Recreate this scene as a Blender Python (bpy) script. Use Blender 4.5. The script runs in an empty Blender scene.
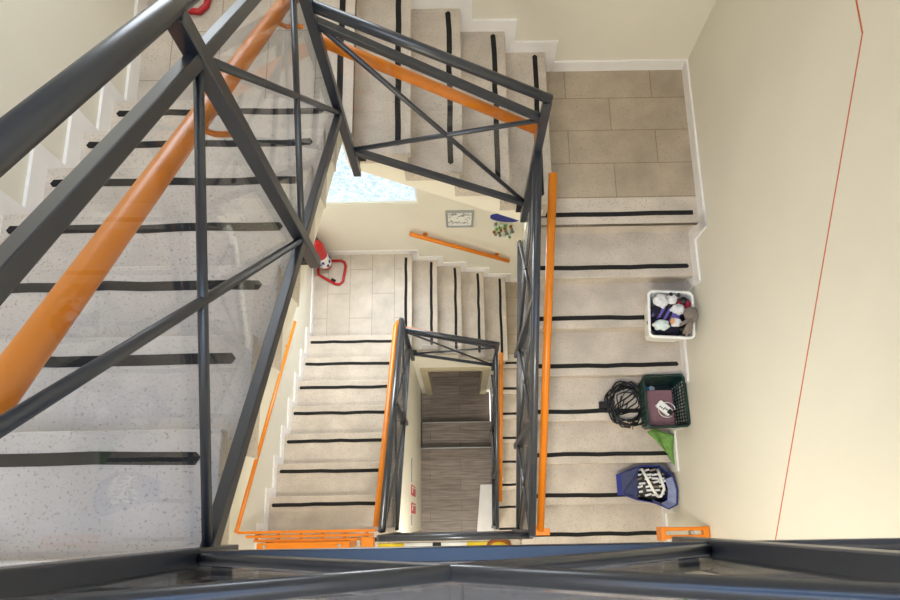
import bpy, bmesh, math, random
from mathutils import Vector, Matrix, Euler
random.seed(7)
SC = bpy.context.scene
COL = SC.collection

# ------------------------------------------------------------------ dimensions
R = 0.17                      # riser
G = 0.30                      # going of the long flights
GB = 0.2864                   # going of the short back flight
DR = 3.4123                   # depth of the right landing below the camera
H = DR + 29 * R               # camera height over the ground floor (z = 0)
ST = 21 * R                   # one storey
D_TOP = DR - 13 * R           # depth of the top landing
WL, WR, WB, WF = -1.6726, 1.6179, 3.10, -1.45
YL0 = -0.065                  # first nosing of a left flight
YL7 = YL0 + 7 * G
XB0 = -0.5292
XB4 = XB0 + 4 * GB
YR0 = 1.9086
YR7 = YR0 - 7 * G
XL, YB, XR = -0.585, 1.966, 0.475
def Z(d): return H - d

# ------------------------------------------------------------------ materials
def nodes(name):
    m = bpy.data.materials.new(name); m.use_nodes = True
    nt = m.node_tree; b = nt.nodes['Principled BSDF']
    return m, nt, b
def rgb(h):
    c = [int(h[i:i+2], 16) / 255 for i in (0, 2, 4)]
    return tuple((x / 12.92 if x <= .04045 else ((x + .055) / 1.055) ** 2.4) for x in c) + (1,)
def plain(name, h, rough=.5, metal=0, spec=.5, noise=0.0, scale=20, bump=0):
    m, nt, b = nodes(name)
    b.inputs['Roughness'].default_value = rough; b.inputs['Metallic'].default_value = metal
    b.inputs['Specular IOR Level'].default_value = spec
    b.inputs['Base Color'].default_value = rgb(h)
    if noise or bump:
        g = nt.nodes.new('ShaderNodeNewGeometry')
        n = nt.nodes.new('ShaderNodeTexNoise'); n.inputs['Scale'].default_value = scale; n.inputs['Detail'].default_value = 5
        nt.links.new(g.outputs['Position'], n.inputs['Vector'])
        if noise:
            r = nt.nodes.new('ShaderNodeValToRGB'); c = rgb(h)
            r.color_ramp.elements[0].position = .3; r.color_ramp.elements[1].position = .7
            r.color_ramp.elements[0].color = tuple(x * (1 - noise) for x in c[:3]) + (1,)
            r.color_ramp.elements[1].color = tuple(min(1, x * (1 + noise)) for x in c[:3]) + (1,)
            nt.links.new(n.outputs['Fac'], r.inputs['Fac']); nt.links.new(r.outputs['Color'], b.inputs['Base Color'])
        if bump:
            bp = nt.nodes.new('ShaderNodeBump'); bp.inputs['Strength'].default_value = bump; bp.inputs['Distance'].default_value = .01
            nt.links.new(n.outputs['Fac'], bp.inputs['Height']); nt.links.new(bp.outputs['Normal'], b.inputs['Normal'])
    return m

def stone(name, base, tile=None, mortar='6d6254', speck='8d8070'):
    """beige limestone with fine pits; tile=(w, h, ox, oy, swap) adds thin joints"""
    m, nt, b = nodes(name); L = nt.links.new
    g = nt.nodes.new('ShaderNodeNewGeometry')
    n1 = nt.nodes.new('ShaderNodeTexNoise'); n1.inputs['Scale'].default_value = 5; n1.inputs['Detail'].default_value = 6
    L(g.outputs['Position'], n1.inputs['Vector'])
    r1 = nt.nodes.new('ShaderNodeValToRGB'); c = rgb(base)
    r1.color_ramp.elements[0].position = .3; r1.color_ramp.elements[1].position = .72
    r1.color_ramp.elements[0].color = tuple(x * .80 for x in c[:3]) + (1,)
    r1.color_ramp.elements[1].color = tuple(min(1, x * 1.08) for x in c[:3]) + (1,)
    L(n1.outputs['Fac'], r1.inputs['Fac'])
    n2 = nt.nodes.new('ShaderNodeTexNoise'); n2.inputs['Scale'].default_value = 105; n2.inputs['Detail'].default_value = 3; n2.inputs['Roughness'].default_value = .7
    L(g.outputs['Position'], n2.inputs['Vector'])
    r2 = nt.nodes.new('ShaderNodeValToRGB'); r2.color_ramp.elements[0].position = .57; r2.color_ramp.elements[1].position = .68
    L(n2.outputs['Fac'], r2.inputs['Fac'])
    mx = nt.nodes.new('ShaderNodeMixRGB'); mx.inputs[2].default_value = rgb(speck)
    mul = nt.nodes.new('ShaderNodeMath'); mul.operation = 'MULTIPLY'; mul.inputs[1].default_value = .8
    L(r2.outputs['Color'], mul.inputs[0]); L(mul.outputs[0], mx.inputs[0]); L(r1.outputs['Color'], mx.inputs[1])
    out = mx.outputs[0]
    if tile:
        w, h, ox, oy, swap = tile
        sp = nt.nodes.new('ShaderNodeSeparateXYZ'); cb = nt.nodes.new('ShaderNodeCombineXYZ')
        L(g.outputs['Position'], sp.inputs[0])
        ax = nt.nodes.new('ShaderNodeMath'); ax.operation = 'ADD'; ax.inputs[1].default_value = 10 * w - ox
        ay = nt.nodes.new('ShaderNodeMath'); ay.operation = 'ADD'; ay.inputs[1].default_value = 10 * h - oy
        L(sp.outputs[1 if swap else 0], ax.inputs[0]); L(sp.outputs[0 if swap else 1], ay.inputs[0])
        L(ax.outputs[0], cb.inputs[0]); L(ay.outputs[0], cb.inputs[1])
        bt = nt.nodes.new('ShaderNodeTexBrick')
        bt.inputs['Scale'].default_value = 1; bt.inputs['Brick Width'].default_value = w; bt.inputs['Row Height'].default_value = h
        bt.inputs['Mortar Size'].default_value = .0028; bt.inputs['Mortar Smooth'].default_value = .2
        bt.inputs['Color1'].default_value = (1, 1, 1, 1); bt.inputs['Color2'].default_value = (.93, .92, .91, 1); bt.inputs['Mortar'].default_value = (.55, .50, .44, 1)
        L(cb.outputs[0], bt.inputs['Vector'])
        m2 = nt.nodes.new('ShaderNodeMixRGB'); m2.blend_type = 'MULTIPLY'; m2.inputs[0].default_value = 1
        L(out, m2.inputs[1]); L(bt.outputs['Color'], m2.inputs[2]); out = m2.outputs[0]
    L(out, b.inputs['Base Color'])
    b.inputs['Roughness'].default_value = .42; b.inputs['Specular IOR Level'].default_value = .35
    return m

def wood_floor(name):
    m, nt, b = nodes(name); L = nt.links.new
    g = nt.nodes.new('ShaderNodeNewGeometry')
    bt = nt.nodes.new('ShaderNodeTexBrick'); bt.inputs['Scale'].default_value = 1
    bt.inputs['Brick Width'].default_value = .9; bt.inputs['Row Height'].default_value = .15; bt.inputs['Mortar Size'].default_value = .003
    bt.inputs['Color1'].default_value = rgb('867c74'); bt.inputs['Color2'].default_value = rgb('756b63'); bt.inputs['Mortar'].default_value = rgb('5a514a')
    ad = nt.nodes.new('ShaderNodeVectorMath'); ad.operation = 'ADD'; ad.inputs[1].default_value = (9, 9, 0)
    L(g.outputs['Position'], ad.inputs[0]); L(ad.outputs[0], bt.inputs['Vector'])
    mp = nt.nodes.new('ShaderNodeMapping'); mp.inputs['Scale'].default_value = (3, 38, 1)
    L(g.outputs['Position'], mp.inputs['Vector'])
    n = nt.nodes.new('ShaderNodeTexNoise'); n.inputs['Scale'].default_value = 1; n.inputs['Detail'].default_value = 5
    L(mp.outputs[0], n.inputs['Vector'])
    r = nt.nodes.new('ShaderNodeValToRGB'); r.color_ramp.elements[0].color = (.62, .60, .58, 1); r.color_ramp.elements[1].color = (1.25, 1.22, 1.2, 1)
    r.color_ramp.elements[0].position = .3; r.color_ramp.elements[1].position = .7
    L(n.outputs['Fac'], r.inputs['Fac'])
    mx = nt.nodes.new('ShaderNodeMixRGB'); mx.blend_type = 'MULTIPLY'; mx.inputs[0].default_value = 1
    L(bt.outputs['Color'], mx.inputs[1]); L(r.outputs['Color'], mx.inputs[2]); L(mx.outputs[0], b.inputs['Base Color'])
    b.inputs['Roughness'].default_value = .5
    return m

def glass(name, tint=(.985, .99, 1, 1)):
    m, nt, b = nodes(name); nt.nodes.remove(b); L = nt.links.new
    o = nt.nodes['Material Output']
    t = nt.nodes.new('ShaderNodeBsdfTransparent'); t.inputs['Color'].default_value = tint
    gl = nt.nodes.new('ShaderNodeBsdfGlossy'); gl.inputs['Roughness'].default_value = .0
    lw = nt.nodes.new('ShaderNodeLayerWeight'); lw.inputs['Blend'].default_value = .5
    pw = nt.nodes.new('ShaderNodeMath'); pw.operation = 'POWER'; pw.inputs[1].default_value = 5; L(lw.outputs['Facing'], pw.inputs[0])
    f = nt.nodes.new('ShaderNodeMath'); f.operation = 'MULTIPLY_ADD'; f.inputs[1].default_value = .9; f.inputs[2].default_value = .035; L(pw.outputs[0], f.inputs[0])
    mx = nt.nodes.new('ShaderNodeMixShader')
    L(f.outputs[0], mx.inputs[0]); L(t.outputs[0], mx.inputs[1]); L(gl.outputs[0], mx.inputs[2]); L(mx.outputs[0], o.inputs['Surface'])
    return m

def emit(name, h, strength):
    m, nt, b = nodes(name)
    b.inputs['Base Color'].default_value = rgb(h); b.inputs['Emission Color'].default_value = rgb(h); b.inputs['Emission Strength'].default_value = strength
    return m

def window_glass(name):
    m, nt, b = nodes(name); L = nt.links.new
    g = nt.nodes.new('ShaderNodeNewGeometry')
    n = nt.nodes.new('ShaderNodeTexNoise'); n.inputs['Scale'].default_value = 26; n.inputs['Detail'].default_value = 4; n.inputs['Distortion'].default_value = .8
    L(g.outputs['Position'], n.inputs['Vector'])
    r = nt.nodes.new('ShaderNodeValToRGB')
    r.color_ramp.elements[0].position = .36; r.color_ramp.elements[0].color = rgb('b9d9ef')
    r.color_ramp.elements[1].position = .62; r.color_ramp.elements[1].color = rgb('f4faff')
    L(n.outputs['Fac'], r.inputs['Fac']); L(r.outputs['Color'], b.inputs['Emission Color'])
    b.inputs['Emission Strength'].default_value = 1.12; b.inputs['Roughness'].default_value = .25
    b.inputs['Base Color'].default_value = rgb('404850')
    return m

M = dict(
    wall=plain('cream wall paint', 'e4dfd0', .5, spec=.3, noise=.03, scale=1.6, bump=.03),
    plaster=plain('cream plaster', 'eee8d6', .65, spec=.2, noise=.02, scale=3),
    tread=stone('beige stone treads', 'd0c4b5'),
    tile_r=stone('stone tiles right', 'b7a893', (.60, .2535, .775, 2.105, False)),
    tile_l=stone('stone tiles left', 'cfc4b6', (.60, .2575, 2.0, -1.2465, True)),
    tile_f=stone('stone tiles front', 'cfc2b2', (.60, .30, 0, 0, False)),
    skirt=plain('pale skirting stone', 'f1eeec', .35, noise=.03, scale=9),
    tape=plain('black grip tape', '262524', .85, spec=.2, noise=.25, scale=150),
    metal=plain('dark grey paint', '222833', .32, metal=.0, spec=.95, noise=.06, scale=25),
    orange=plain('orange lacquer', 'dc7c02', .36, spec=.5, noise=.05, scale=8),
    steel=plain('steel', 'b9b9b6', .3, metal=.9),
    red=plain('red lacquer', 'b0141c', .3),
    redline=plain('thin red paint', 'c9694a', .6),
    black=plain('black plastic', '141414', .5),
    white=plain('white plastic', 'f0efe9', .45),
    frame=plain('white window frame', 'eeeeea', .4),
    glass=glass('clear glass'),
    wglass=window_glass('textured window glass'),
    woodfloor=wood_floor('grey wood-look tile'),
    green=plain('dark green plastic', '0e2d27', .4),
    leaf=plain('green cloth', '6c9747', .75, noise=.25, scale=40),
    blue=plain('blue plastic', '1f2c86', .5),
    bagin=plain('pale blue bag inside', '8b93b8', .45, noise=.15, scale=25),
    bagout=plain('navy blue bag', '252a52', .4, noise=.25, scale=30),
    mauve=plain('mauve card', '7d5a62', .6, noise=.1, scale=30),
    purple=plain('purple cloth', '6a5aa8', .85, noise=.1, scale=60),
    navy=plain('dark navy cloth', '17152a', .9, noise=.2, scale=60),
    greycloth=plain('taupe cloth', '81756b', .9, noise=.1, scale=60),
    fluff=plain('white fluffy cloth', 'dcdcdc', .95, noise=.12, scale=50, bump=.4),
    palegreen=plain('pale mint cloth', 'd3e0da', .9, noise=.08, scale=50),
    peach=plain('peach cloth', 'e8a66e', .9),
    bcloth=plain('blue cloth', '2f6ea8', .8),
    crimson=plain('crimson cloth', '8e1630', .9),
    yellow=plain('yellow paint', 'e2c325', .4),
    brown=plain('brown wicker', '8a4a1c', .7, noise=.3, scale=120),
    silver=plain('silver frame', 'a9aeb0', .35, metal=.6),
    paper=plain('printed paper', 'e6e6e0', .7),
    ink=plain('grey ink', '73787a', .8),
    door_wood=plain('grey brown door', '6b625a', .55, noise=.15, scale=15),
    signred=plain('red sign', 'b22b35', .5),
    lamp=emit('fill lamp diffuser', 'fff3dc', 9),  # glow of the added fill lamps
    casing=plain('beige door casing', 'b3a88c', .5),
    marble=plain('pale marble', 'd9d6d4', .35, noise=.05, scale=6),
)

# ------------------------------------------------------------------ mesh helpers
class MB:
    def __init__(s): s.bm = bmesh.new()
    def box(s, lo, hi):
        vs = [s.bm.verts.new((x, y, z)) for x in (lo[0], hi[0]) for y in (lo[1], hi[1]) for z in (lo[2], hi[2])]
        for f in ((0,1,3,2),(4,6,7,5),(0,4,5,1),(2,3,7,6),(0,2,6,4),(1,5,7,3)): s.bm.faces.new([vs[i] for i in f])
        return s
    def beam(s, p, q, w, h, up=(0, 0, 1)):
        """rectangular bar p->q; w across, h along 'up'"""
        p, q = Vector(p), Vector(q); d = (q - p).normalized(); u = Vector(up)
        sx = d.cross(u)
        if sx.length < 1e-4: sx = d.cross(Vector((0, 1, 0)))
        sx.normalize(); u = sx.cross(d).normalized()
        vs = [s.bm.verts.new(b + sx * a * w / 2 + u * c * h / 2) for b in (p, q) for a, c in ((-1,-1),(1,-1),(1,1),(-1,1))]
        for f in ((3,2,1,0),(4,5,6,7),(0,1,5,4),(1,2,6,5),(2,3,7,6),(3,0,4,7)): s.bm.faces.new([vs[i] for i in f])
        return s
    def tube(s, pts, r, seg=12, cap=True, closed=False):
        pts = [Vector(p) for p in pts]; n = len(pts); rings = []
        prev = None
        for i, p in enumerate(pts):
            if closed: d = (pts[(i+1) % n] - pts[i-1]).normalized()
            elif i == 0: d = (pts[1] - p).normalized()
            elif i == n - 1: d = (p - pts[i-1]).normalized()
            else: d = ((pts[i+1] - p).normalized() + (p - pts[i-1]).normalized()).normalized()
            if prev is None:
                a = Vector((0, 0, 1)) if abs(d.z) < .9 else Vector((1, 0, 0))
                u = d.cross(a).normalized()
            else:
                u = (prev - d * prev.dot(d)).normalized()
            prev = u; v = d.cross(u)
            rr = r[i] if isinstance(r, (list, tuple)) else r
            rings.append([s.bm.verts.new(p + u * rr * math.cos(2*math.pi*k/seg) + v * rr * math.sin(2*math.pi*k/seg)) for k in range(seg)])
        for i in range(n if closed else n - 1):
            a, b = rings[i], rings[(i+1) % n]
            for k in range(seg):
                f = s.bm.faces.new((a[k], a[(k+1) % seg], b[(k+1) % seg], b[k])); f.smooth = True
        if cap and not closed:
            s.bm.faces.new(rings[0][::-1]); s.bm.faces.new(rings[-1])
        return s
    def prism(s, poly, fn, a, b):
        """poly of (u, v); fn(u, v, t) -> point; extruded t = a..b"""
        A = [s.bm.verts.new(fn(u, v, a)) for u, v in poly]; Bv = [s.bm.verts.new(fn(u, v, b)) for u, v in poly]
        n = len(poly)
        s.bm.faces.new(A[::-1]); s.bm.faces.new(Bv)
        for i in range(n): s.bm.faces.new((A[i], A[(i+1) % n], Bv[(i+1) % n], Bv[i]))
        return s
    def blob(s, c, rad, seed=0, amp=.15, sub=3, squash=(1, 1, 1), freq=3.0):
        rnd = random.Random(seed); ph = [rnd.uniform(0, 6.28) for _ in range(6)]
        r = bmesh.ops.create_icosphere(s.bm, subdivisions=sub, radius=1)
        for v in r['verts']:
            n = v.co.normalized()
            k = 1 + amp * (math.sin(freq*n.x*2+ph[0]) * math.sin(freq*n.y*2+ph[1]) + .6*math.sin(freq*2*n.z*2+ph[2]+3*n.x) + .4*math.sin(freq*3*n.y+ph[3]+freq*2*n.x))
            v.co = Vector((c[0] + n.x*rad*k*squash[0], c[1] + n.y*rad*k*squash[1], c[2] + n.z*rad*k*squash[2]))
        for f in s.bm.faces: f.smooth = True
        return s
    def build(s, name, mat, parent=None, bevel=0, kind=None):
        bmesh.ops.recalc_face_normals(s.bm, faces=s.bm.faces)
        org = Vector((0, 0, 0))
        if parent is not None: org = WORLD[parent.name]
        else:
            xs = [v.co for v in s.bm.verts]
            lo = [min(c[i] for c in xs) for i in range(3)]; hi = [max(c[i] for c in xs) for i in range(3)]
            org = Vector(((lo[0]+hi[0])/2, (lo[1]+hi[1])/2, lo[2]))
        for v in s.bm.verts: v.co -= org
        me = bpy.data.meshes.new(name); s.bm.to_mesh(me); s.bm.free()
        me.materials.append(M[mat] if isinstance(mat, str) else mat)
        o = bpy.data.objects.new(name, me); COL.objects.link(o)
        if parent is not None: o.parent = parent; WORLD[o.name] = org
        else: o.location = org; WORLD[o.name] = org
        if bevel:
            bv = o.modifiers.new('bevel', 'BEVEL'); bv.width = bevel; bv.segments = 2; bv.limit_method = 'ANGLE'
        if kind: o['kind'] = kind
        return o
WORLD = {}
def thing(name, label, cat, loc, group=None):
    o = bpy.data.objects.new(name, None); COL.objects.link(o); o.location = loc; o.empty_display_size = .1
    WORLD[o.name] = Vector(loc); o['label'] = label; o['category'] = cat
    if group: o['group'] = group
    return o
def tag(o, label, cat, group=None):
    o['label'] = label; o['category'] = cat
    if group: o['group'] = group
    return o
def copy_tree(o, parent=None):
    c = o.copy(); COL.objects.link(c)
    if parent is not None: c.parent = parent
    for ch in list(o.children): copy_tree(ch, c)
    return c
def storey_copy(o, label):
    c = copy_tree(o); c.location.z -= ST; c['label'] = label
    return c

# ------------------------------------------------------------------ stair flights
def flight(label, run, cross, first, n, going, dep0, wall, inner, side, group, thick=.33):
    """Descending flight. run: unit vector of descent, 'first' coordinate of nosing 0 along run axis,
    n nosings; nosing k at depth dep0+k*R. wall/inner: cross coordinates. dep0 = depth of the upper landing."""
    ax = 0 if abs(run[0]) > .5 else 1
    sg = run[ax]
    def P(s, z, c):
        p = [0, 0, z]; p[ax] = first + sg * s; p[1 - ax] = c; return tuple(p)
    mid = (wall + inner) / 2
    loc = P((n - 1) * going / 2, Z(dep0 + n * R), mid)
    t = thing('stair_flight', label, 'stairs', loc, group)
    sgn = 1 if wall > inner else -1
    # treads 1..n-1 with cheek on the open side, riser boards below each nosing
    for k in range(1, n):
        zt = Z(dep0 + k * R); s0, s1 = (k - 1) * going, k * going
        mb = MB()
        a = P(s0 - .05, zt - .035, inner); b = P(s1, zt, wall)
        mb.box([min(a[i], b[i]) for i in range(3)], [max(a[i], b[i]) for i in range(3)])
        a = P(s0 - .05, zt - .083, inner); b = P(s1 - .02, zt - .034, inner + sgn * .03)
        mb.box([min(a[i], b[i]) for i in range(3)], [max(a[i], b[i]) for i in range(3)])
        tr = mb.build('tread', 'tread', t, bevel=.004)
        tape(tr, P, s1, zt, inner, wall, sgn, 100 * n + k)
    for k in range(n):
        zt = Z(dep0 + k * R)
        a = P(k * going - .045, zt - R - .001, inner + sgn * .004); b = P(k * going - .025, zt - .034, wall)
        MB().box([min(a[i], b[i]) for i in range(3)], [max(a[i], b[i]) for i in range(3)]).build('riser', 'tread', t)
    # sloped slab under the steps
    poly = []
    for k in range(n):
        poly += [(k * going - .05, Z(dep0 + k * R) - .036), (k * going - .05, Z(dep0 + (k + 1) * R) - .036)]
    s_end = (n - 1) * going
    poly += [(s_end + .02, Z(dep0 + n * R) - .036), (s_end + .02, Z(dep0 + n * R) - .19)]
    zl = lambda s: Z(dep0) - R * s / going - thick
    poly += [(s_end - .02, zl(s_end - .02)), (-.05 - .02, zl(-.07)), (-.07, Z(dep0) - .036)]
    MB().prism(poly, lambda u, v, c: P(u, v, c), inner + sgn * .003, wall).build('slab', 'plaster', t)
    # sawtooth skirting on the wall
    h, w = .08, .075
    top = []; bot = []
    for k in range(1, n):
        zt = Z(dep0 + k * R); top += [((k - 1) * going + w, zt + h), (k * going + w, zt + h)]
    top = [(w, Z(dep0) + h)] + top + [((n - 1) * going + w, Z(dep0 + n * R) + h)]
    for k in range(n):
        bot += [(k * going - .04, Z(dep0 + k * R) - .002 if k else Z(dep0) + h), (k * going - .04, Z(dep0 + (k + 1) * R) - .002)]
    bot += [((n - 1) * going + w, Z(dep0 + n * R) - .002)]
    MB().prism(top + bot[::-1], lambda u, v, c: P(u, v, c), wall - sgn * .014, wall).build('skirting', 'skirt', t)
    return t

def tape(par, P, s1, zt, inner, wall, sgn, seed):
    rnd = random.Random(seed); lo, hi = inner + sgn * .06, wall - sgn * .045
    n = 8; A = []; Bp = []
    for i in range(n + 1):
        c = lo + (hi - lo) * i / n; j = rnd.uniform(-.004, .004)
        A.append((s1 - .087 + j, c)); Bp.append((s1 - .055 + j, c))
    poly = [(s1 - .071, lo - sgn * .012)] + A + [(s1 - .071, hi + sgn * .012)] + Bp[::-1]
    mb = MB(); mb.prism([(s, c) for s, c in poly], lambda u, v, z: P(u, z, v), zt - .0005, zt + .002)
    mb.build('grip_strip', 'tape', par)

FG = None
fl_l = flight('upper left stair flight descending from the camera landing, beside the large orange rail', (0, 1), 0, YL0, 8, G, D_TOP, WL, XL, 1, FG, .262)
fl_b = flight('upper short stair flight along the back wall, descending to the right', (1, 0), 1, XB0, 5, GB, DR - 5 * R, WB, YB, 1, FG)
fl_r = flight('upper right stair flight with crates and a blue bag on its treads', (0, -1), 0, YR0, 8, G, DR, WR, XR, 1, FG)

def landing(label, poly, dep, mat, strips, skirts, th=.2, spoly=None):
    z = Z(dep); cx = sum(p[0] for p in poly) / len(poly); cy = sum(p[1] for p in poly) / len(poly)
    t = thing('stair_landing', label, 'landing', (cx, cy, z - th))
    MB().prism(poly, lambda u, v, w: (u, v, w), z - .035, z).build('paving', mat, t)
    MB().prism(spoly or poly, lambda u, v, w: (u, v, w), z - th, z - .036).build('slab', 'plaster', t)
    for (lo, hi) in strips:                      # nosing board
        MB().box((lo[0], lo[1], z - .034), (hi[0], hi[1], z + .0012)).build('nosing_board', 'tread', t, bevel=.002)
    for (lo, hi) in skirts:
        MB().box((lo[0], lo[1], z), (hi[0], hi[1], z + .08)).build('skirting', 'skirt', t)
    return t
def land_tape(t, axis, s_edge, sg, c0, c1, z, seed):
    def P(s, zz, c):
        p = [0, 0, zz]; p[axis] = s; p[1 - axis] = c; return tuple(p)
    rnd = random.Random(seed); n = 8; A = []; Bp = []
    for i in range(n + 1):
        c = c0 + (c1 - c0) * i / n; j = rnd.uniform(-.003, .003)
        A.append((s_edge - sg * (.087 + j), c)); Bp.append((s_edge - sg * (.055 + j), c))
    MB().prism(A + Bp[::-1], lambda u, v, zz: P(u, zz, v), z + .001, z + .0032).build('grip_strip', 'tape', t)

e = .014
def left_landing():
    d = DR - 5 * R
    poly = [(WL, YL7 - .02), (XL, YL7 - .02), (XL, YB), (XB0, YB), (XB0, WB), (WL, WB)]
    t = landing('upper landing in the back left corner with a red tubular stand', poly, d, 'tile_l',
                [((XB0 - .115, YB, 0), (XB0, WB, 0)), ],
                [((WL, YL7 + .06, 0), (WL + e, WB, 0)), ((WL, WB - e, 0), (XB0 + .07, WB, 0))],
                spoly=[(WL, YL7 + .03), (XL, YL7 + .03), (XL, YB), (XB0 - .05, YB), (XB0 - .05, WB), (WL, WB)])
    land_tape(t, 0, XB0, 1, YB + .06, WB - .06, Z(d), 3)
    return t
def right_landing():
    d = DR
    poly = [(XB4 - .02, WB), (XB4 - .02, YB), (XR, YB), (XR, YR0), (WR, YR0), (WR, WB)]
    t = landing('upper tiled landing in the back right corner below the cream walls', poly, d, 'tile_r',
                [((XR, YR0, 0), (WR, YR0 + .19, 0))],
                [((WR - e, YR0 - .07, 0), (WR, WB, 0)), ((XB4 + .06, WB - e, 0), (WR - e, WB, 0))],
                spoly=[(XB4 + .03, WB), (XB4 + .03, YB + .05), (XR, YB + .05), (XR, YR0 + .05), (WR, YR0 + .05), (WR, WB)])
    land_tape(t, 1, YR0, -1, XR + .06, WR - .045, Z(d), 4)
    return t
def front_landing(label, d, right_edge):
    poly = [(WL, WF), (WR, WF), (WR, right_edge), (XR, right_edge), (XR, -.12), (XL, -.12), (XL, YL0), (WL, YL0)]
    t = landing(label, poly, d, 'tile_f', [], [((WL, WF, 0), (WL + e, YL0, 0)), ((WR - e, WF, 0), (WR, right_edge, 0))],
                spoly=[(WL, WF), (WR, WF), (WR, right_edge - .03), (XR, right_edge - .03), (XR, -.15), (XL, -.15), (XL, YL0 - .05), (WL, YL0 - .05)])
    land_tape(t, 1, YL0, 1, WL + .06, XL - .06, Z(d), 5)
    return t
ld_l = left_landing(); ld_r = right_landing()
# lower storey copies
storey_copy(fl_l, 'lower left stair flight with grip strips, between the left wall and the stairwell')
storey_copy(fl_b, 'lower short stair flight along the back wall, below the slanted orange wall rail')
storey_copy(fl_r, 'lower right stair flight, glimpsed in the gap left of the dark railing')
storey_copy(ld_l, 'lower landing in the back left corner beside the fire extinguisher')
storey_copy(ld_r, 'lower landing in the back right corner, mostly behind the dark railing')
front_landing('top landing at the bottom of the picture, behind the blue grey railing', D_TOP, -.12)
front_landing('middle landing below the camera with the yellow and white pole', D_TOP + ST, YR7)

# ------------------------------------------------------------------ setting: walls, floor, windows
TOPZ = Z(-1.9)
def wall(name, lo, hi): return MB().box(lo, hi).build(name, 'wall', kind='structure')
wall('wall_left', (WL - .2, WF - .2, -.6), (WL, WB + .2, TOPZ))
wall('wall_right', (WR, WF - .2, -.6), (WR + .2, WB + .2, TOPZ))
wall('wall_front', (WL, WF - .2, -.6), (WR, WF, TOPZ))
MB().box((WL - .2, .75, TOPZ), (WR + .2, WB + .2, TOPZ + .2)).build('ceiling', 'wall', kind='structure')  # unseen partial ceiling, added to keep light off the back right landing
# back wall with two window openings
wx0, wx1 = -1.40, -.375
wz = [(Z(5.085), Z(5.085) + 1.25), (Z(5.085) + ST, Z(5.085) + ST + 1.25)]
mb = MB()
mb.box((WL, WB, -.6), (wx0, WB + .2, TOPZ)); mb.box((wx1, WB, -.6), (WR, WB + .2, TOPZ))
mb.box((wx0, WB, -.6), (wx1, WB + .2, wz[0][0])); mb.box((wx0, WB, wz[0][1]), (wx1, WB + .2, wz[1][0])); mb.box((wx0, WB, wz[1][1]), (wx1, WB + .2, TOPZ))
mb.build('wall_back', 'wall', kind='structure')
for i, (a, b) in enumerate(wz):
    y0, y1 = WB + .012, WB + .06
    t = MB(); w = .02
    t.box((wx0, y0, a), (wx1, y1, a + w)); t.box((wx0, y0, b - w), (wx1, y1, b)); t.box((wx0, y0, a + w), (wx0 + w, y1, b - w)); t.box((wx1 - w, y0, a + w), (wx1, y1, b - w))
    fr = t.build('window_%d' % (i + 1), 'frame', kind='structure')
    MB().box((wx0 + w, y0 + .015, a + w), (wx1 - w, y0 + .025, b - w)).build('pane', 'wglass', fr)
# ground floor and the two steps down to the cellar door below the back flight
fl = MB()
fl.box((WL, WF, -.2), (WR, 1.075, 0))
fl.box((WL, 1.075, -.2), (XL, WB, 0)); fl.box((XR, 1.075, -.2), (WR, WB, 0))
fl.build('floor', 'woodfloor', kind='structure')
t = thing('cellar_steps', 'dark wood-look steps at the bottom of the stairwell leading down to the doorway', 'steps', (-.05, 1.8, -.5))
MB().box((XL, 1.075, -.6), (XR, 1.49, -.17)).build('tread', 'woodfloor', t)
MB().box((XL, 1.49, -.6), (XR, 2.75, -.34)).build('tread', 'woodfloor', t)
MB().box((XL, 1.062, -.012), (XR, 1.0765, .002)).build('nosing_strip', 'steel', t)
MB().box((XL, 1.478, -.182), (XR, 1.4915, -.168)).build('nosing_strip', 'steel', t)
# inner walls of the ground floor shaft
zl = lambda y: Z(D_TOP + ST) - R * (y - YL0) / G - .36
MB().prism([(-.12, -.17), (YB + .1, -.6), (YB + .1, zl(YB + .1)), (YL0, zl(YL0)), (-.12, zl(YL0))], lambda u, v, c: (c, u, v), XL - .12, XL).build('wall_inner_left', 'wall', kind='structure')
zb = lambda x: Z(DR + 16 * R) - R * (x - XB0) / GB - .36
dx0, dx1, dzt = -.43, .33, Z(7.26)
MB().prism([(XL, -.34), (dx0, -.34), (dx0, dzt), (dx1, dzt), (dx1, -.34), (XR + .12, -.34), (XR + .12, zb(XR + .12)), (XL, zb(XL))], lambda u, v, c: (u, c, v), YB + .02, YB + .14).build('wall_inner_back', 'wall', kind='structure')
# closing walls behind the doorway
MB().box((XL, 2.75, -.34), (XR, 2.85, dzt - .02)).build('wall_cellar', 'casing', kind='structure')
dr = MB(); cw = .085
dr.box((dx0 - cw, YB - .012, -.34), (dx0 + .012, YB + .16, dzt + .0)); dr.box((dx1 - .012, YB - .012, -.34), (dx1 + cw, YB + .16, dzt)); dr.box((dx0 - cw, YB - .012, dzt), (dx1 + cw, YB + .16, dzt + cw))
dr.build('door_1', 'casing', kind='structure')
MB().prism([(.30, -.3), (.47, -.3), (.47, .52), (.285, .52), (.205, -.3)], lambda u, v, z: (u, v, z), 0, .03).build('marble_slab', 'marble', bevel=.004)
tag(bpy.data.objects['marble_slab'], 'pale marble slab lying on the dark floor at the bottom right of the stairwell', 'slab')

# thin painted line on the right wall, following the stair
MB().prism([(2.9, Z(1.885) - .0035), (2.9, Z(1.885) + .0035), (1.86, Z(1.885) + .0035), (-.2, Z(3.03) + .0035), (-.2, Z(3.03) - .0035), (1.86, Z(1.885) - .0035)][::1], lambda u, v, c: (c, u, v), WR - .002, WR).build('trim_1', 'redline', kind='structure')

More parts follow.
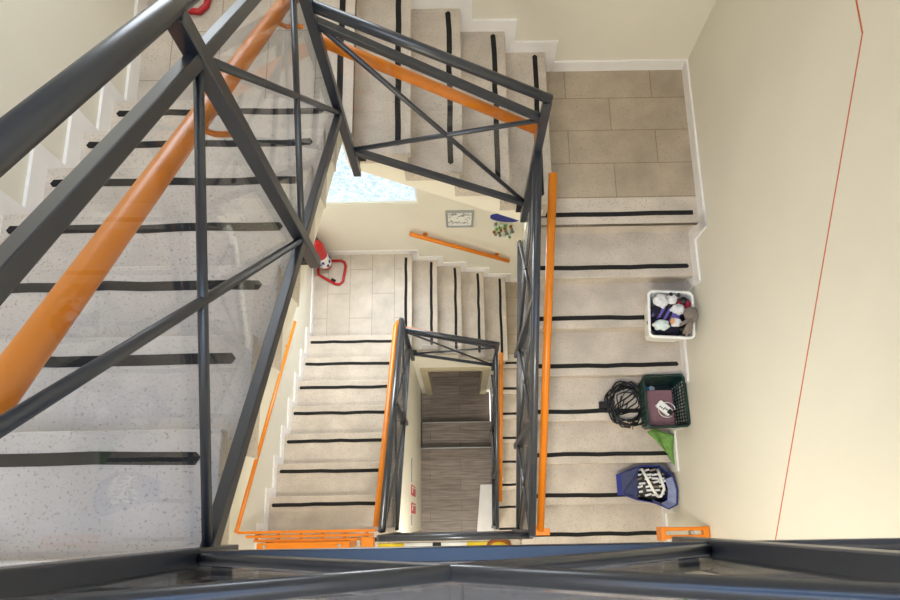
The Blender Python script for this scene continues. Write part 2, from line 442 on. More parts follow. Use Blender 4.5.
# ------------------------------------------------------------------ dark railings
def bracket_arm(mb, p, d, L=.06):
    q = Vector(p) + Vector(d) * L
    mb.beam(p, q, .03, .03)
def rail_run(label, a, b, zh, zf, zb_, mids, fdir, post_ids=None, group=None, w=.03, no_diag=False, h_end=0.0, end_drop=.185):
    """a, b: (x, y) ends; zh/zf/zb_: (z at a, z at b) of handrail, top bar, bottom bar. mids: fractions of mid posts"""
    ax, ay = a; bx, by = b
    def pt_(f, zz): return Vector((ax + (bx - ax) * f, ay + (by - ay) * f, zz[0] + (zz[1] - zz[0]) * f))
    t = thing('stair_railing', label, 'railing', tuple(pt_(.5, zb_)))
    d = Vector((bx - ax, by - ay, 0)).normalized()
    nrm = Vector((-d.y, d.x, 0))
    MB().tube([pt_(0, zh) - d * h_end, pt_(1, zh) + d * h_end], .021, 20).build('handrail', 'metal', t)
    MB().beam(pt_(0, zf), pt_(1, zf), w, .029).build('top_rail', 'metal', t, bevel=.003)
    MB().beam(pt_(0, zb_), pt_(1, zb_), w, .034).build('bottom_rail', 'metal', t, bevel=.003)
    fr = [0] + mids + [1]
    for i, f in enumerate(fr):
        if post_ids is not None and i not in post_ids: continue
        top = pt_(f, zh); bot = pt_(f, zb_); low = Vector((bot.x, bot.y, bot.z - (end_drop if f == 1 else .185)))
        p = MB().beam(low, top - Vector((0, 0, .01)), .04, .04, up=(0, 1, 0)).build('post', 'metal', t, bevel=.003)
        foot = MB(); q = low + Vector((0, 0, .04)); o = Vector((0, 1.4, 0)) if (f == 1 and end_drop > .2) else Vector(fdir)
        foot.beam(q, q + o * .062, .034, .034); foot.beam(q + o * .055, q + o * .063, .09, .09)
        foot.build('bracket', 'black', p)
    for i in range(len(fr) - 1):
        f0, f1 = fr[i], fr[i + 1]
        A0, A1, B0, B1 = pt_(f0, zf), pt_(f1, zf), pt_(f0, zb_), pt_(f1, zb_)
        MB().tube([A0, B1], .0115, 8).build('brace', 'metal', t); MB().tube([B0, A1], .0115, 8).build('brace', 'metal', t)
        g = nrm * .003; off = nrm * .016 * (1 if nrm.dot(Vector(fdir)) > 0 else -1)
        mb = MB(); c = [A0 + d * .02, A1 - d * .02, B1 - d * .02, B0 + d * .02]
        vs = [mb.bm.verts.new(p + off + g * s) for s in (-1, 1) for p in c]
        for fidx in ((0,1,2,3),(7,6,5,4),(0,4,5,1),(1,5,6,2),(2,6,7,3),(3,7,4,0)): mb.bm.faces.new([vs[k] for k in fidx])
        mb.build('glass_panel', 'glass', t)
    return t
XLr = -.53
zL = lambda c, m, y: Z(c + m * y)
rl = rail_run('nearest sloped dark railing with glass panels, at the left of the picture',
              (XLr - .010, -.060), (XLr, 1.85), (zL(.33, .585, -.055), zL(.33, .585, 1.85)), (zL(.445, .585, -.055), zL(.445, .585, 1.85)),
              (zL(1.265, .545, -.055), zL(1.265, .545, 1.85)), [.535], (-1, 0, 0), h_end=.0, post_ids=[1, 2], end_drop=.46)
rb = rail_run('short dark railing with crossed braces at the back of the upper stairwell',
              (XLr, 1.86), (.42, 1.85), (Z(1.715), Z(2.205)), (Z(1.79), Z(2.335)), (Z(2.55), Z(3.055)), [], (0, 1, 0), post_ids=[1], h_end=.012)
rr = rail_run('dark railing right of the stairwell, seen nearly edge on beside the long orange rail',
              (.424, 1.84), (.447, -.09), (Z(2.56), Z(3.65)), (Z(2.68), Z(3.77)), (Z(3.50), Z(4.60)), [.33, .66], (1, 0, 0), post_ids=[1, 2, 3])
storey_copy(rl, 'lower left dark railing between the orange rail and the deep stairwell')
storey_copy(rb, 'lower back dark railing, a small slanted frame in the middle of the picture')
storey_copy(rr, 'lower right dark railing, a narrow dark line beside the lower orange rail')
rail_run('blue grey front railing across the bottom of the picture, right below the camera',
         (XLr - .010, -.064), (.51, -.064), (Z(.2), Z(.2)), (Z(.31), Z(.31)), (Z(1.17), Z(1.17)), [], (0, -1, 0))
rail_run('dark front railing in the bottom right corner, running to the cream wall',
         (.51, -.064), (WR - .03, -.064), (Z(.2), Z(.2)), (Z(.31), Z(.31)), (Z(1.17), Z(1.17)), [], (0, -1, 0), post_ids=[2])
rail_run('dark railing of the middle landing, a horizontal bar above the yellow and white pole',
         (XLr, -.10), (.44, -.10), (Z(3.72), Z(3.72)), (Z(3.86), Z(3.86)), (Z(4.68), Z(4.68)), [], (0, -1, 0))

# ------------------------------------------------------------------ orange handrails
def orange_rail(label, pts, brk, r=.025, wallmount=False, direct=False):
    P = [Vector(p) for p in pts]
    t = thing('orange_handrail', label, 'handrail', tuple((P[0] + P[-1]) / 2))
    MB().tube(P, r, 18).build('rail', 'orange', t)
    for p, q in brk:
        p, q = Vector(p), Vector(q)
        lo = Vector((p.x, p.y, p.z - .05))
        if wallmount: MB().tube([p, q], .012, 8).build('bracket', 'orange', t); MB().tube([p.lerp(q, .9), q], .028, 12).build('rosette', 'orange', t)
        elif direct: MB().tube([p, q], .009, 8).build('bracket', 'orange', t)
        else: MB().tube([p, lo + Vector((0, 0, .015)), lo + (q - p) * .25 + Vector((0, 0, 0)), q + Vector((0, 0, -.05))], .008, 8).build('bracket', 'orange', t)
    return t
XO = -.62
def LO(y): return (XO, y, Z(.635 + .585 * y))
ol = orange_rail('thick orange handrail nearest the camera, behind the left glass railing', [(XO, -.03, Z(.635 - .0)), LO(.02), LO(1.0), LO(1.9), (XO + .03, 1.96, Z(1.775))],
                 [(LO(y), (XLr - .01, y, LO(y)[2])) for y in (.96, 1.75)])
def BO(x): return (x, 1.95, Z(1.98 + (x + .531) * .584))
ob = orange_rail('short orange handrail behind the glass of the upper back railing', [BO(-.56), BO(-.3), BO(.42)],
                 [(BO(x), (x, 1.87, BO(x)[2])) for x in (-.53, .41)], direct=True)
def RO(y): return (.538 + .004 * y, y, Z(2.80 + (1.95 - y) * .567))
orr = orange_rail('long orange handrail beside the upper right flight, right of the dark railing', [RO(1.90), RO(1.0), RO(-.07)],
                  [(RO(y), (.475, y, RO(y)[2])) for y in (-.05,)], direct=True)
MB().box((.50, -.105, Z(3.97)), (.60, -.06, Z(3.93))).build('end_plate', 'orange', orr, bevel=.004)
storey_copy(ol, 'orange handrail along the lower left flight, beside the lower dark railing')
storey_copy(ob, 'orange handrail of the lower back railing, largely behind dark bars')
def RL(y): return (.50, y, Z(2.80 + (1.95 - y) * .567 + ST))
orange_rail('orange handrail beside the lower right flight, in the gap between two dark railings', [RL(1.93), RL(1.0), RL(.24)],
            [(RL(y), (.45, y, RL(y)[2])) for y in (1.6, .4)], direct=True)
# wall mounted
wb = [(-.50, 3.045, Z(5.59)), (.62, 3.045, Z(6.275))]
orange_rail('slanted orange handrail fixed to the cream back wall above the lower steps', wb,
            [(tuple(Vector(wb[0]).lerp(Vector(wb[1]), f)), tuple(Vector(wb[0]).lerp(Vector(wb[1]), f) + Vector((0, .05, 0)))) for f in (.14, .87)], r=.024, wallmount=True)
wl_ = [(-1.62, 1.965, Z(5.317)), (-1.62, -.05, Z(4.15))]
orange_rail('thin orange handrail on the left wall above the lower left flight', wl_,
            [(tuple(Vector(wl_[0]).lerp(Vector(wl_[1]), f)), tuple(Vector(wl_[0]).lerp(Vector(wl_[1]), f) + Vector((-.05, 0, 0)))) for f in (.15, .85)], r=.015, wallmount=True)

# orange gates at the middle landing
def gate(label, x0, x1, y, z0, h, th=.035, bars=3):
    t = thing('stair_gate', label, 'gate', ((x0 + x1) / 2, y, z0))
    MB().box((x0, y - th / 2, z0 + h - .05), (x1, y + th / 2, z0 + h)).build('top_bar', 'orange', t, bevel=.006)
    for k in range(bars):
        zz = z0 + h * k / bars
        MB().box((x0 + .03, y - .012 + .012, zz), (x1 - .03, y + .012 + .012, zz + .03)).build('bar', 'orange', t, bevel=.004)
    for x in (x0, x1 - .035):
        MB().box((x, y - .02, z0), (x + .035, y + .02, z0 + h - .05)).build('upright', 'orange', t, bevel=.004)
    for x in (x0 + .06, x1 - .07):
        MB().tube([(x, y, z0 + h), (x, y, z0 + h + .012)], .012, 10).build('bolt', 'steel', t)
    return t
gate('closed orange gate across the top of the lower left flight', -1.46, -.80, -.155, Z(4.74), .62, th=.05)
t = thing('gate_rail', 'orange folding rails behind the closed orange gate on the middle landing', 'rail', (-1.1, -.08, Z(4.2)))
for k, (y, x0, x1) in enumerate(((-.055, -1.62, -.62), (-.085, -1.56, -.64), (-.115, -1.5, -.66))):
    MB().box((x0, y - .01, Z(4.2)), (x1, y + .01, Z(4.17))).build('rail', 'orange', t, bevel=.004)
for k in range(6):
    MB().box((-1.5 + .16 * k, -.12, Z(4.21)), (-1.48 + .16 * k, -.045, Z(4.195))).build('link', 'orange', t)
MB().box((-.72, -.17, Z(4.2)), (-.63, -.10, Z(4.13))).build('latch', 'orange', t, bevel=.005)
MB().box((-.75, -.165, Z(4.19)), (-.725, -.12, Z(4.14))).build('hinge', 'steel', t)
t = thing('gate_bracket', 'short orange double bar fixed to the right wall at the foot of the crate flight', 'bracket', (1.46, -.1, Z(3.86)))
for y in (-.075, -.125): MB().box((1.31, y - .012, Z(3.80)), (WR - .005, y + .012, Z(3.76))).build('bar', 'orange', t, bevel=.004)
for x in (1.31, WR - .045): MB().box((x, -.14, Z(3.80)), (x + .04, -.06, Z(3.755))).build('end_plate', 'orange', t, bevel=.004)
MB().box((1.30, -.15, Z(3.86)), (1.325, -.06, Z(3.76))).build('catch', 'orange', t, bevel=.004)
for x in (1.34, 1.50): MB().tube([(x, -.1, Z(3.80)), (x, -.1, Z(3.75))], .014, 10).build('bolt', 'steel', t)

# ------------------------------------------------------------------ things on the walls
t = thing('framed_print', 'small silver framed print with grey marks on the lower back wall', 'picture', (.035, WB - .012, Z(5.52)))
px0, px1, pz0, pz1 = -.11, .18, Z(5.53), Z(5.22)
f = MB(); w = .022; y0, y1 = WB - .022, WB
f.box((px0, y0, pz0), (px1, y1, pz0 + w)); f.box((px0, y0, pz1 - w), (px1, y1, pz1)); f.box((px0, y0, pz0 + w), (px0 + w, y1, pz1 - w)); f.box((px1 - w, y0, pz0 + w), (px1, y1, pz1 - w))
f.build('frame', 'silver', t, bevel=.003)
MB().box((px0 + w, WB - .010, pz0 + w), (px1 - w, WB, pz1 - w)).build('print', 'paper', t)
rnd = random.Random(5); ik = MB()
for _ in range(34):
    x = rnd.uniform(px0 + .04, px1 - .04); z = rnd.uniform(pz0 + .05, pz1 - .05); a = rnd.uniform(0, 3.14); L = rnd.uniform(.01, .035)
    ik.beam((x - L * math.cos(a) / 1, WB - .0105, z - L * math.sin(a) * .6), (x + L * math.cos(a), WB - .0105, z + L * math.sin(a) * .6), .002, .006, up=(0, 0, 1))
ik.build('drawing', 'ink', t)

t = thing('key_rack', 'blue oval rack with small beaded strings hanging from it on the lower back wall', 'rack', (.5, WB - .02, Z(5.45)))
pl = []
for k in range(24):
    a = 2 * math.pi * k / 24; pl.append((.505 + .155 * math.cos(a), Z(5.375) + .075 * math.sin(a) * (1 if math.sin(a) > 0 else .8) - .03 * math.cos(a)))
MB().prism(pl, lambda u, v, c: (u, c, v), WB - .02, WB).build('board', 'blue', t, bevel=.004)
for i, x in enumerate((.425, .48, .535, .59)):
    mbx = MB(); z0 = Z(5.42 + .02 * i)
    mbx.tube([(x, WB - .03, z0), (x, WB - .03, z0 - .26 - .04 * (i % 2))], .006, 6)
    s = mbx.build('string', 'leaf', t)
    for k in range(5):
        MB().blob((x + random.uniform(-.022, .022), WB - .034, z0 - .03 - .055 * k), .019, k + 7 * i, .1, 1).build('bead', ('ink', 'palegreen', 'leaf', 'brown', 'greycloth')[(k + i) % 5], s)

def sign(label, y, zc):
    t = thing('fire_sign', label, 'sign', (XL, y, zc - .06))
    MB().box((XL, y - .062, zc - .3), (XL + .006, y + .062, zc + .3)).build('plate', 'signred', t)
    MB().box((XL + .006, y + .03, zc - .2), (XL + .008, y + .045, zc + .2)).build('symbol', 'paper', t)
    MB().box((XL + .006, y - .03, zc + .1), (XL + .008, y + .02, zc + .2)).build('symbol', 'paper', t)
sign('red square sign with white symbol on the shaft wall, further from the camera landing', .37, Z(6.95))
sign('red square sign with white symbol on the shaft wall, nearer the dark landing bar', .16, Z(6.95))
for (lab, y0, y1) in (('thin dark strip on the shaft wall beyond the red signs', .46, .74), ('thin dark strip on the shaft wall between the red signs and the landing bar', -.04, .09)):
    o = MB().box((XL, y0, Z(6.70)), (XL + .008, y1, Z(6.66))).build('dark_strip', 'ink'); tag(o, lab, 'cable cover')  # thin dark marks on the wall, drawn as raised strips

# ------------------------------------------------------------------ fire extinguishers on red tubular stands
def stand(label, dep):
    z = Z(dep); r = .016
    pts = [(-1.60, 2.86), (-1.50, 2.80), (-1.40, 2.74), (-1.35, 2.735), (-1.315, 2.77), (-1.285, 2.96), (-1.30, 3.01), (-1.34, 3.03), (-1.58, 3.03), (-1.61, 3.00)]
    P = [(x - .015, y - .025, z + r + .001) for x, y in pts]
    t = thing('extinguisher_stand', label, 'stand', (-1.47, 2.9, z))
    MB().tube(P, r, 12, closed=True).build('base_loop', 'red', t)
    MB().tube([(-1.61, 2.93, z + .02), (-1.61, 2.93, z + .75)], .013, 10).build('upright', 'red', t)
    MB().tube([(-1.46, 2.776, z + r), (-1.42, 2.752, z + r)], .018, 12).build('clip', 'black', t)
    return t
def extinguisher(label, dep):
    z = Z(dep) + .03; x, y = -1.525, 2.95
    t = thing('fire_extinguisher', label, 'fire extinguisher', (x, y, z))
    prof = [(.0, .001), (.004, .07), (.02, .075), (.44, .075), (.50, .06), (.53, .035), (.555, .02)]
    mb = MB(); mb.tube([(x, y, z + a) for a, b in prof], [max(b, .002) for a, b in prof], 20); mb.build('cylinder', 'red', t)
    mb = MB(); mb.tube([(x, y, z + .06), (x, y, z + .27)], .0765, 20, cap=False); mb.build('label_band', 'white', t)
    lb = bpy.data.objects[t.children[-1].name]
    for k in range(7):
        a = -2.4 + .5 * k
        p = Vector((x + .0795 * math.cos(a), y + .0795 * math.sin(a), z + .1 + .045 * (k % 3))); n = Vector((math.cos(a), math.sin(a), 0))
        MB().beam(p - Vector((0, 0, .02)), p + Vector((0, 0, .03)), .03, .004, up=n).build('label_print', 'blue', lb)
    MB().beam((x - .03, y, z + .555), (x + .02, y + .06, z + .56), .012, .008).build('lever', 'black', t)
    MB().tube([(x, y + .02, z + .53), (x, y + .08, z + .5), (x + .0, y + .11, z + .35), (x, y + .09, z + .2)], .011, 10).build('hose', 'black', t)
    return t
stand('red tubular extinguisher stand on the upper landing at the top left edge', DR - 5 * R)
stand('red tubular extinguisher stand on the lower landing, around the extinguisher', DR + 16 * R)
extinguisher('red fire extinguisher with blue and white label in the lower back left corner', DR + 16 * R)

# ------------------------------------------------------------------ things on the right flight
def at(x, y, dep): return Vector((x, y, Z(dep)))
def crate(name, label, cat, c, ux, uy, dep, h, th, mat, flare=.02, lattice=False):
    """open box: c = centre (x,y) of base, ux/uy half sizes, rot radians"""
    cx, cy, rot = c; z = Z(dep); ca, sa = math.cos(rot), math.sin(rot)
    def W(u, v, zz): return (cx + u * ca - v * sa, cy + u * sa + v * ca, zz)
    t = thing(name, label, cat, (cx, cy, z))
    def rr(a, b, r=.03, n=4):
        o = []
        for sx, sy, a0 in ((1, 1, 0), (-1, 1, 90), (-1, -1, 180), (1, -1, 270)):
            for k in range(n + 1):
                an = math.radians(a0 + 90 * k / n); o.append((sx * (a - r) + r * math.cos(an), sy * (b - r) + r * math.sin(an)))
        return o
    b0, b1 = rr(ux, uy), rr(ux + flare, uy + flare); i0, i1 = rr(ux - th, uy - th, .025), rr(ux + flare - th, uy + flare - th, .025)
    n = len(b0)
    base = MB(); base.prism(b0, lambda u, v, zz: W(u, v, zz), z, z + th); base.build('base', mat, t)
    if not lattice:
        mb = MB(); R0 = [mb.bm.verts.new(W(u, v, z + .001)) for u, v in b0]; R1 = [mb.bm.verts.new(W(u, v, z + h)) for u, v in b1]
        R2 = [mb.bm.verts.new(W(u, v, z + h)) for u, v in i1]; R3 = [mb.bm.verts.new(W(u, v, z + th)) for u, v in i0]
        for A, Bq in ((R0, R1), (R1, R2), (R2, R3), (R3, R0)):
            for k in range(n): mb.bm.faces.new((A[k], A[(k + 1) % n], Bq[(k + 1) % n], Bq[k]))
        mb.build('sides', mat, t)
    else:
        mb = MB(); nh = 5
        for k in range(nh + 1):
            f = k / nh; zz = z + th + (h - th - .02) * f
            mb.tube([W(u + (u2 - u) * f, v + (v2 - v) * f, zz) for (u, v), (u2, v2) in zip(b0, b1)], .004, 6, closed=True)
        for s in range(4):
            A = b0[s * 5 + 4]; A1 = b1[s * 5 + 4]; Bn = b0[(s * 5 + 5) % n]; B1 = b1[(s * 5 + 5) % n]
            m = 12
            for k in range(m + 1):
                g = k / m
                p = (A[0] + (Bn[0] - A[0]) * g, A[1] + (Bn[1] - A[1]) * g); q = (A1[0] + (B1[0] - A1[0]) * g, A1[1] + (B1[1] - A1[1]) * g)
                mb.beam(W(*p, z + th * .5), W(*q, z + h - .01), .007, .005)
        mb.build('lattice_sides', mat, t)
        for s in range(4):
            k = s * 5 + 2
            MB().beam(W(*b0[k], z), W(*b1[k], z + h), .035, .012, up=(b0[k][0], b0[k][1], 0)).build('corner_post', mat, t)
    rim = MB(); rim.tube([W(u, v, z + h) for u, v in b1], .011, 8, closed=True); rim.build('rim', mat, t)
    return W
Wx = crate('storage_box', 'white plastic box full of soft clothing on the third step below the right landing', 'box', (1.417, 1.322, -.06), .112, .125, DR + 2 * R, .20, .008, 'white', .034)
zb0 = DR + 2 * R - .15
def soft(name, label, u, v, dz, rad, mat, sq=(1, 1, .6), seed=1, amp=.15, rot=0):
    u *= .84; v *= .86; rad *= .78 if mat in ('fluff', 'palegreen') else .9
    p = Wx(u, v, 0); o = MB().blob((0, 0, 0), rad, seed, amp, 3, sq).build(name, mat)
    o.location = (p[0], p[1], Z(zb0) + dz - rad * sq[2]); o.rotation_euler = (0, 0, rot)
    tag(o, label, 'clothing' if 'sock' in name or 'cloth' in name or 'glove' in name else 'soft toy'); return o
soft('dark_cloth', 'large dark navy cloth filling the bottom of the white box', 0, .0, -.015, .135, 'navy', (1.05, 1.1, .45), 3)
soft('fluffy_sock', 'white fluffy ball of socks in the top left corner of the white box', -.085, .095, .06, .062, 'fluff', (1, 1.05, .7), 11)
o = soft('soft_toy', 'white and black plush ball beside the fluffy socks at the back of the box', .005, .115, .065, .045, 'fluff', (1, 1.05, .8), 14, .08)
for k, (u, v) in enumerate(((.03, .13), (-.02, .135), (.035, .09))):
    MB().blob((u * 1.0, (v - .115), .045), .014, k, .05, 2, (1, 1, .6)).build('black_patch', 'black', o).location = (0, 0, 0)
soft('crimson_sock', 'small crimson sock behind the grey glove in the white box', .075, .105, .05, .032, 'crimson', (1.1, .8, .7), 15)
soft('crimson_cloth', 'crimson folded cloth in the top right corner of the white box', .13, .075, .055, .03, 'crimson', (.7, 1.4, .7), 17)
soft('black_sock', 'black balled sock between the two crimson pieces in the box', .105, .11, .05, .036, 'black', (1.1, .9, .7), 18)
soft('white_sock', 'white crumpled sock in the middle right of the box', .045, .035, .06, .052, 'fluff', (1.25, .9, .65), 19)
soft('lilac_sock', 'lilac crumpled sock in the centre of the white box', .02, -.025, .05, .04, 'purple', (1, .8, .6), 21)
soft('mint_cloth', 'pale mint knitted cloth in the front left corner of the box', -.095, -.105, .075, .06, 'palegreen', (1.15, .75, .6), 22)
soft('cream_sock', 'cream sock in the front middle of the box beside the grey glove', .03, -.065, .06, .045, 'fluff', (1.1, .85, .6), 23)
soft('peach_sock', 'small peach sock tucked against the cream sock', -.005, -.065, .075, .02, 'peach', (.7, 1.2, .8), 24)
soft('charcoal_sock', 'charcoal balled sock left of the striped sock near the box edge', -.125, .02, .055, .036, 'navy', (.8, 1.2, .7), 27)
soft('ink_sock', 'dark sock right behind the striped sock in the box', .0, .06, .05, .036, 'black', (1.2, .8, .7), 28)
soft('black_cloth', 'black balled cloth at the front right of the box', .11, -.115, .045, .045, 'black', (1.1, .8, .7), 25)
# striped purple sock
p = Wx(-.045, .01, 0); t = thing('striped_sock', 'purple and navy striped sock lying across the left of the white box', 'clothing', (p[0], p[1], Z(zb0)))
for k in range(7):
    a = math.radians(58); d = Vector((math.cos(a), math.sin(a), 0)); s = Vector((-d.y, d.x, 0))
    c = Vector((p[0], p[1], Z(zb0) + .045)) + s * (-.058 + .019 * k)
    MB().beam(c - d * .055, c + d * .06, .019, .045, up=(0, 0, 1)).build('stripe', 'purple' if k % 2 == 0 else 'navy', t, bevel=.006)
# taupe glove
p = Wx(.115, -.04, 0); t = thing('grey_glove', 'taupe knitted glove hanging over the right side of the white box', 'glove', (p[0], p[1], Z(zb0)))
gz = Z(zb0) + .085
MB().blob((p[0] + .005, p[1] + .03, gz), .05, 31, .08, 3, (.95, 1.1, .35)).build('palm', 'greycloth', t)
for k, (dx, dy, L) in enumerate(((-.045, -.1, 1), (-.028, -.115, 1), (-.005, -.1, .8), (-.062, -.04, .7))):
    a = Vector((p[0] + .0, p[1] + .0, gz)); b = Vector((p[0] + dx - .01, p[1] + dy, gz - .005))
    MB().tube([a, a.lerp(b, .5) + Vector((0, 0, .008)), b], [.015, .013, .009], 10).build('finger', 'greycloth', t)

# green crate with a mauve card box and toys
Wg = crate('mesh_crate', 'dark green mesh crate holding a mauve box, on the fifth step', 'crate', (1.458, .805, .03), .122, .162, DR + 4 * R, .20, .008, 'green', .022, lattice=True)
zg = DR + 4 * R
p = Wg(-.01, -.03, 0); t = thing('mauve_box', 'mauve cardboard box inside the green crate', 'box', (p[0], p[1], Z(zg) + .009))
MB().box((p[0] - .095, p[1] - .125, Z(zg) + .009), (p[0] + .085, p[1] + .125, Z(zg) + .12)).build('body', 'mauve', t, bevel=.004)
MB().box((p[0] - .097, p[1] - .127, Z(zg) + .112), (p[0] + .087, p[1] + .127, Z(zg) + .124)).build('lid', 'mauve', t, bevel=.003)
zt = Z(zg) + .125
t = thing('white_gadget', 'small white and black gadget with a loop of cord on the mauve box', 'gadget', (p[0] + .03, p[1] - .03, zt))
MB().beam((p[0] - .03, p[1] + .03, zt + .016), (p[0] + .055, p[1] - .05, zt + .016), .06, .03).build('body', 'white', t, bevel=.008)
MB().beam((p[0] + .035, p[1] - .03, zt + .034), (p[0] + .06, p[1] - .055, zt + .034), .035, .01).build('screen', 'black', t, bevel=.003)
for k in range(6): MB().blob((p[0] - .02 + .011 * k, p[1] + .0 - .006 * (k % 3) - .004 * k, zt + .033), .006, k, .05, 1).build('button', 'black', t)
MB().tube([(p[0] + .035 + .06 * math.cos(a / 3.), p[1] - .02 + .055 * math.sin(a / 3.), zt + .005) for a in range(0, 17)], .003, 6).build('cord', 'white', t)
for nm, lb, u, v, r_, m_ in (('blue_ball', 'blue cloth ball in the back left corner of the green crate', -.085, .125, .03, 'bcloth'), ('mint_ball', 'pale mint ball beside the blue one in the green crate', -.035, .125, .026, 'palegreen'), ('pink_ball', 'small pale ball at the front of the green crate below the mauve box', -.03, -.15, .014, 'fluff')):
    q = Wg(u, v, 0); tag(MB().blob((q[0], q[1], Z(zg) + .008 + r_ + (.0)), r_, 4, .04, 2).build(nm, m_), lb, 'ball')

# coil of black cable
t = thing('cable_coil', 'coil of black cable with plug lying left of the green crate', 'cable', (1.22, .84, Z(zg)))
rnd = random.Random(12); pts = []
for k in range(260):
    a = k * .21; rr_ = .125 + .022 * math.sin(a * .37) + rnd.uniform(-.012, .012); cx = 1.235 + .012 * math.sin(a * .23)
    pts.append((cx + rr_ * math.cos(a), .835 + rr_ * 1.02 * math.sin(a) - (.03 if math.sin(a) < -.6 else 0), Z(zg) + .008 + .03 * (.5 + .5 * math.sin(a * .71))))
MB().tube(pts, .0062, 6).build('cable', 'black', t)
pts = [(1.235 + .09 * math.cos(a * .5) + .03 * math.sin(a * 1.3), .83 + .085 * math.sin(a * .55), Z(zg) + .012 + .012 * math.sin(a)) for a in range(48)]
MB().tube(pts, .005, 6).build('cable', 'black', t)
MB().tube([(1.30 + .1 * math.cos(a / 10 * 3.14), .95 + .05 * math.sin(a / 10 * 3.14) - .01 * a, Z(zg) + .01) for a in range(11)], .0035, 6).build('cable', 'black', t)
MB().box((1.03, .795, Z(zg)), (1.085, .845, Z(zg) + .03)).build('plug', 'black', t, bevel=.004)
MB().tube([(1.08, .82, Z(zg) + .015), (1.13, .82, Z(zg) + .015)], .006, 8).build('cord_grip', 'black', t)
for k in range(3): MB().tube([(1.235 + .015 * k, .70, Z(zg) + .02), (1.235 + .02 * k - .01, .65 - .008 * k, Z(zg) + .012)], .004, 6).build('bare_end', 'brown', t)

# green cloth draped from the crate onto the next step
zz = Z(DR + 5 * R)
mb = MB(); grid = []
nu, nv = 10, 10
for i in range(nu + 1):
    row = []
    for j in range(nv + 1):
        u, v = i / nu, j / nv
        xl = 1.405 + .20 * v ** 1.0; xr = 1.60 + .02 * v
        x = xl + (xr - xl) * u - .0; y = .63 - .24 * v + .02 * math.sin(5 * u + 2 * v)
        z = zz + .012 + .05 * (1 - v) ** 1.5 + .018 * math.sin(9 * u + 4 * v) * (1 - .5 * v) + .012
        row.append(mb.bm.verts.new((x, y, z)))
    grid.append(row)
for i in range(nu):
    for j in range(nv):
        f = mb.bm.faces.new((grid[i][j], grid[i+1][j], grid[i+1][j+1], grid[i][j+1])); f.smooth = True
o = mb.build('green_cloth', 'leaf'); so = o.modifiers.new('solid', 'SOLIDIFY'); so.thickness = .006; so.offset = 1
tag(o, 'crumpled green cloth on the step below the green crate', 'cloth')

# blue bag with striped knitwear
t = thing('shopping_bag', 'open navy blue bag leaning towards the right wall with striped cloth inside', 'bag', (1.44, .22, Z(DR + 6 * R)))
zb1 = Z(DR + 6 * R)
rim = [(1.195, .325), (1.215, .18), (1.32, .135), (1.45, .105), (1.54, .06), (1.60, .09), (1.60, .20), (1.585, .30), (1.50, .385), (1.36, .385)]
zr = [.10, .09, .13, .16, .18, .19, .22, .2, .16, .13]
cx, cy = 1.42, .235
mb = MB(); n = len(rim)
low = [mb.bm.verts.new((cx + (x - cx) * .72, max(.115, cy + (y - cy) * .72), zb1 + .002)) for x, y in rim]
midv = [mb.bm.verts.new((cx + (x - cx) * .93, cy + (y - cy) * .9, zb1 + z * .55)) for (x, y), z in zip(rim, zr)]
top = [mb.bm.verts.new((x, y, zb1 + z)) for (x, y), z in zip(rim, zr)]
mb.bm.faces.new(low)
for A, Bq in ((low, midv), (midv, top)):
    for k in range(n): mb.bm.faces.new((A[k], A[(k+1) % n], Bq[(k+1) % n], Bq[k]))
o = mb.build('bag_body', 'bagout', t); so = o.modifiers.new('solid', 'SOLIDIFY'); so.thickness = .004
MB().tube([(x, y, zb1 + z) for (x, y), z in zip(rim, zr)], .0045, 6, closed=True).build('hem', 'blue', t)
ln = MB(); li = [4, 5, 6, 7, 8]
ins = lambda k, f, dz: (cx + (rim[k][0] - cx) * f, cy + (rim[k][1] - cy) * f, zb1 + zr[k] + dz)
ta = [ln.bm.verts.new(ins(k, .985, -.004)) for k in (3, 4, 5, 6, 7)]; tb = [ln.bm.verts.new(ins(k, .74, -.06)) for k in (3, 4, 5, 6, 7)]
for k in range(4): ln.bm.faces.new((ta[k], ta[k + 1], tb[k + 1], tb[k]))
o = ln.build('lining', 'bagin', t); so = o.modifiers.new('solid', 'SOLIDIFY'); so.thickness = .003
fl_ = MB(); vs = [fl_.bm.verts.new(p) for p in ((1.20, .325, zb1 + .105), (1.22, .18, zb1 + .095), (1.33, .135, zb1 + .125), (1.35, .2, zb1 + .11), (1.345, .30, zb1 + .115), (1.36, .378, zb1 + .135))]
fl_.bm.faces.new(vs); o = fl_.build('folded_flap', 'bagout', t); so = o.modifiers.new('solid', 'SOLIDIFY'); so.thickness = .004
MB().box((1.188, .17, zb1 + .092), (1.222, .33, zb1 + .112)).build('blue_edge', 'blue', t, bevel=.004)
t = thing('striped_scarf', 'black and white striped scarf lying in the blue bag', 'scarf', (1.45, .25, zb1 + .02))
zs = zb1 + .13
body = MB().blob((1.455, .25, zs - .05), .132, 41, .05, 3, (1.0, 1.0, .5)); body.build('body', 'black', t)
rnd = random.Random(3)
for k in range(7):
    y = .165 + .03 * k
    for q in range(4):
        x = 1.36 + .05 * q + .008 * (k % 2)
        zq = zs + .012 - .5 * ((x - 1.455) ** 2 + (y - .25) ** 2) / .12 + .022
        MB().beam((x - .02, y + rnd.uniform(-.006, .006), zq), (x + .026, y + rnd.uniform(-.006, .01) + .006, zq), .015, .014).build('white_stripe', 'fluff' if (k + q) % 4 else 'greycloth', t)
t = thing('white_strap', 'pair of white straps crossing over the striped scarf', 'strap', (1.45, .25, zs + .02))
MB().tube([(1.375, .365, zs + .01), (1.40, .29, zs + .035), (1.44, .2, zs + .035), (1.475, .155, zs + .02)], .011, 8).build('band', 'white', t)
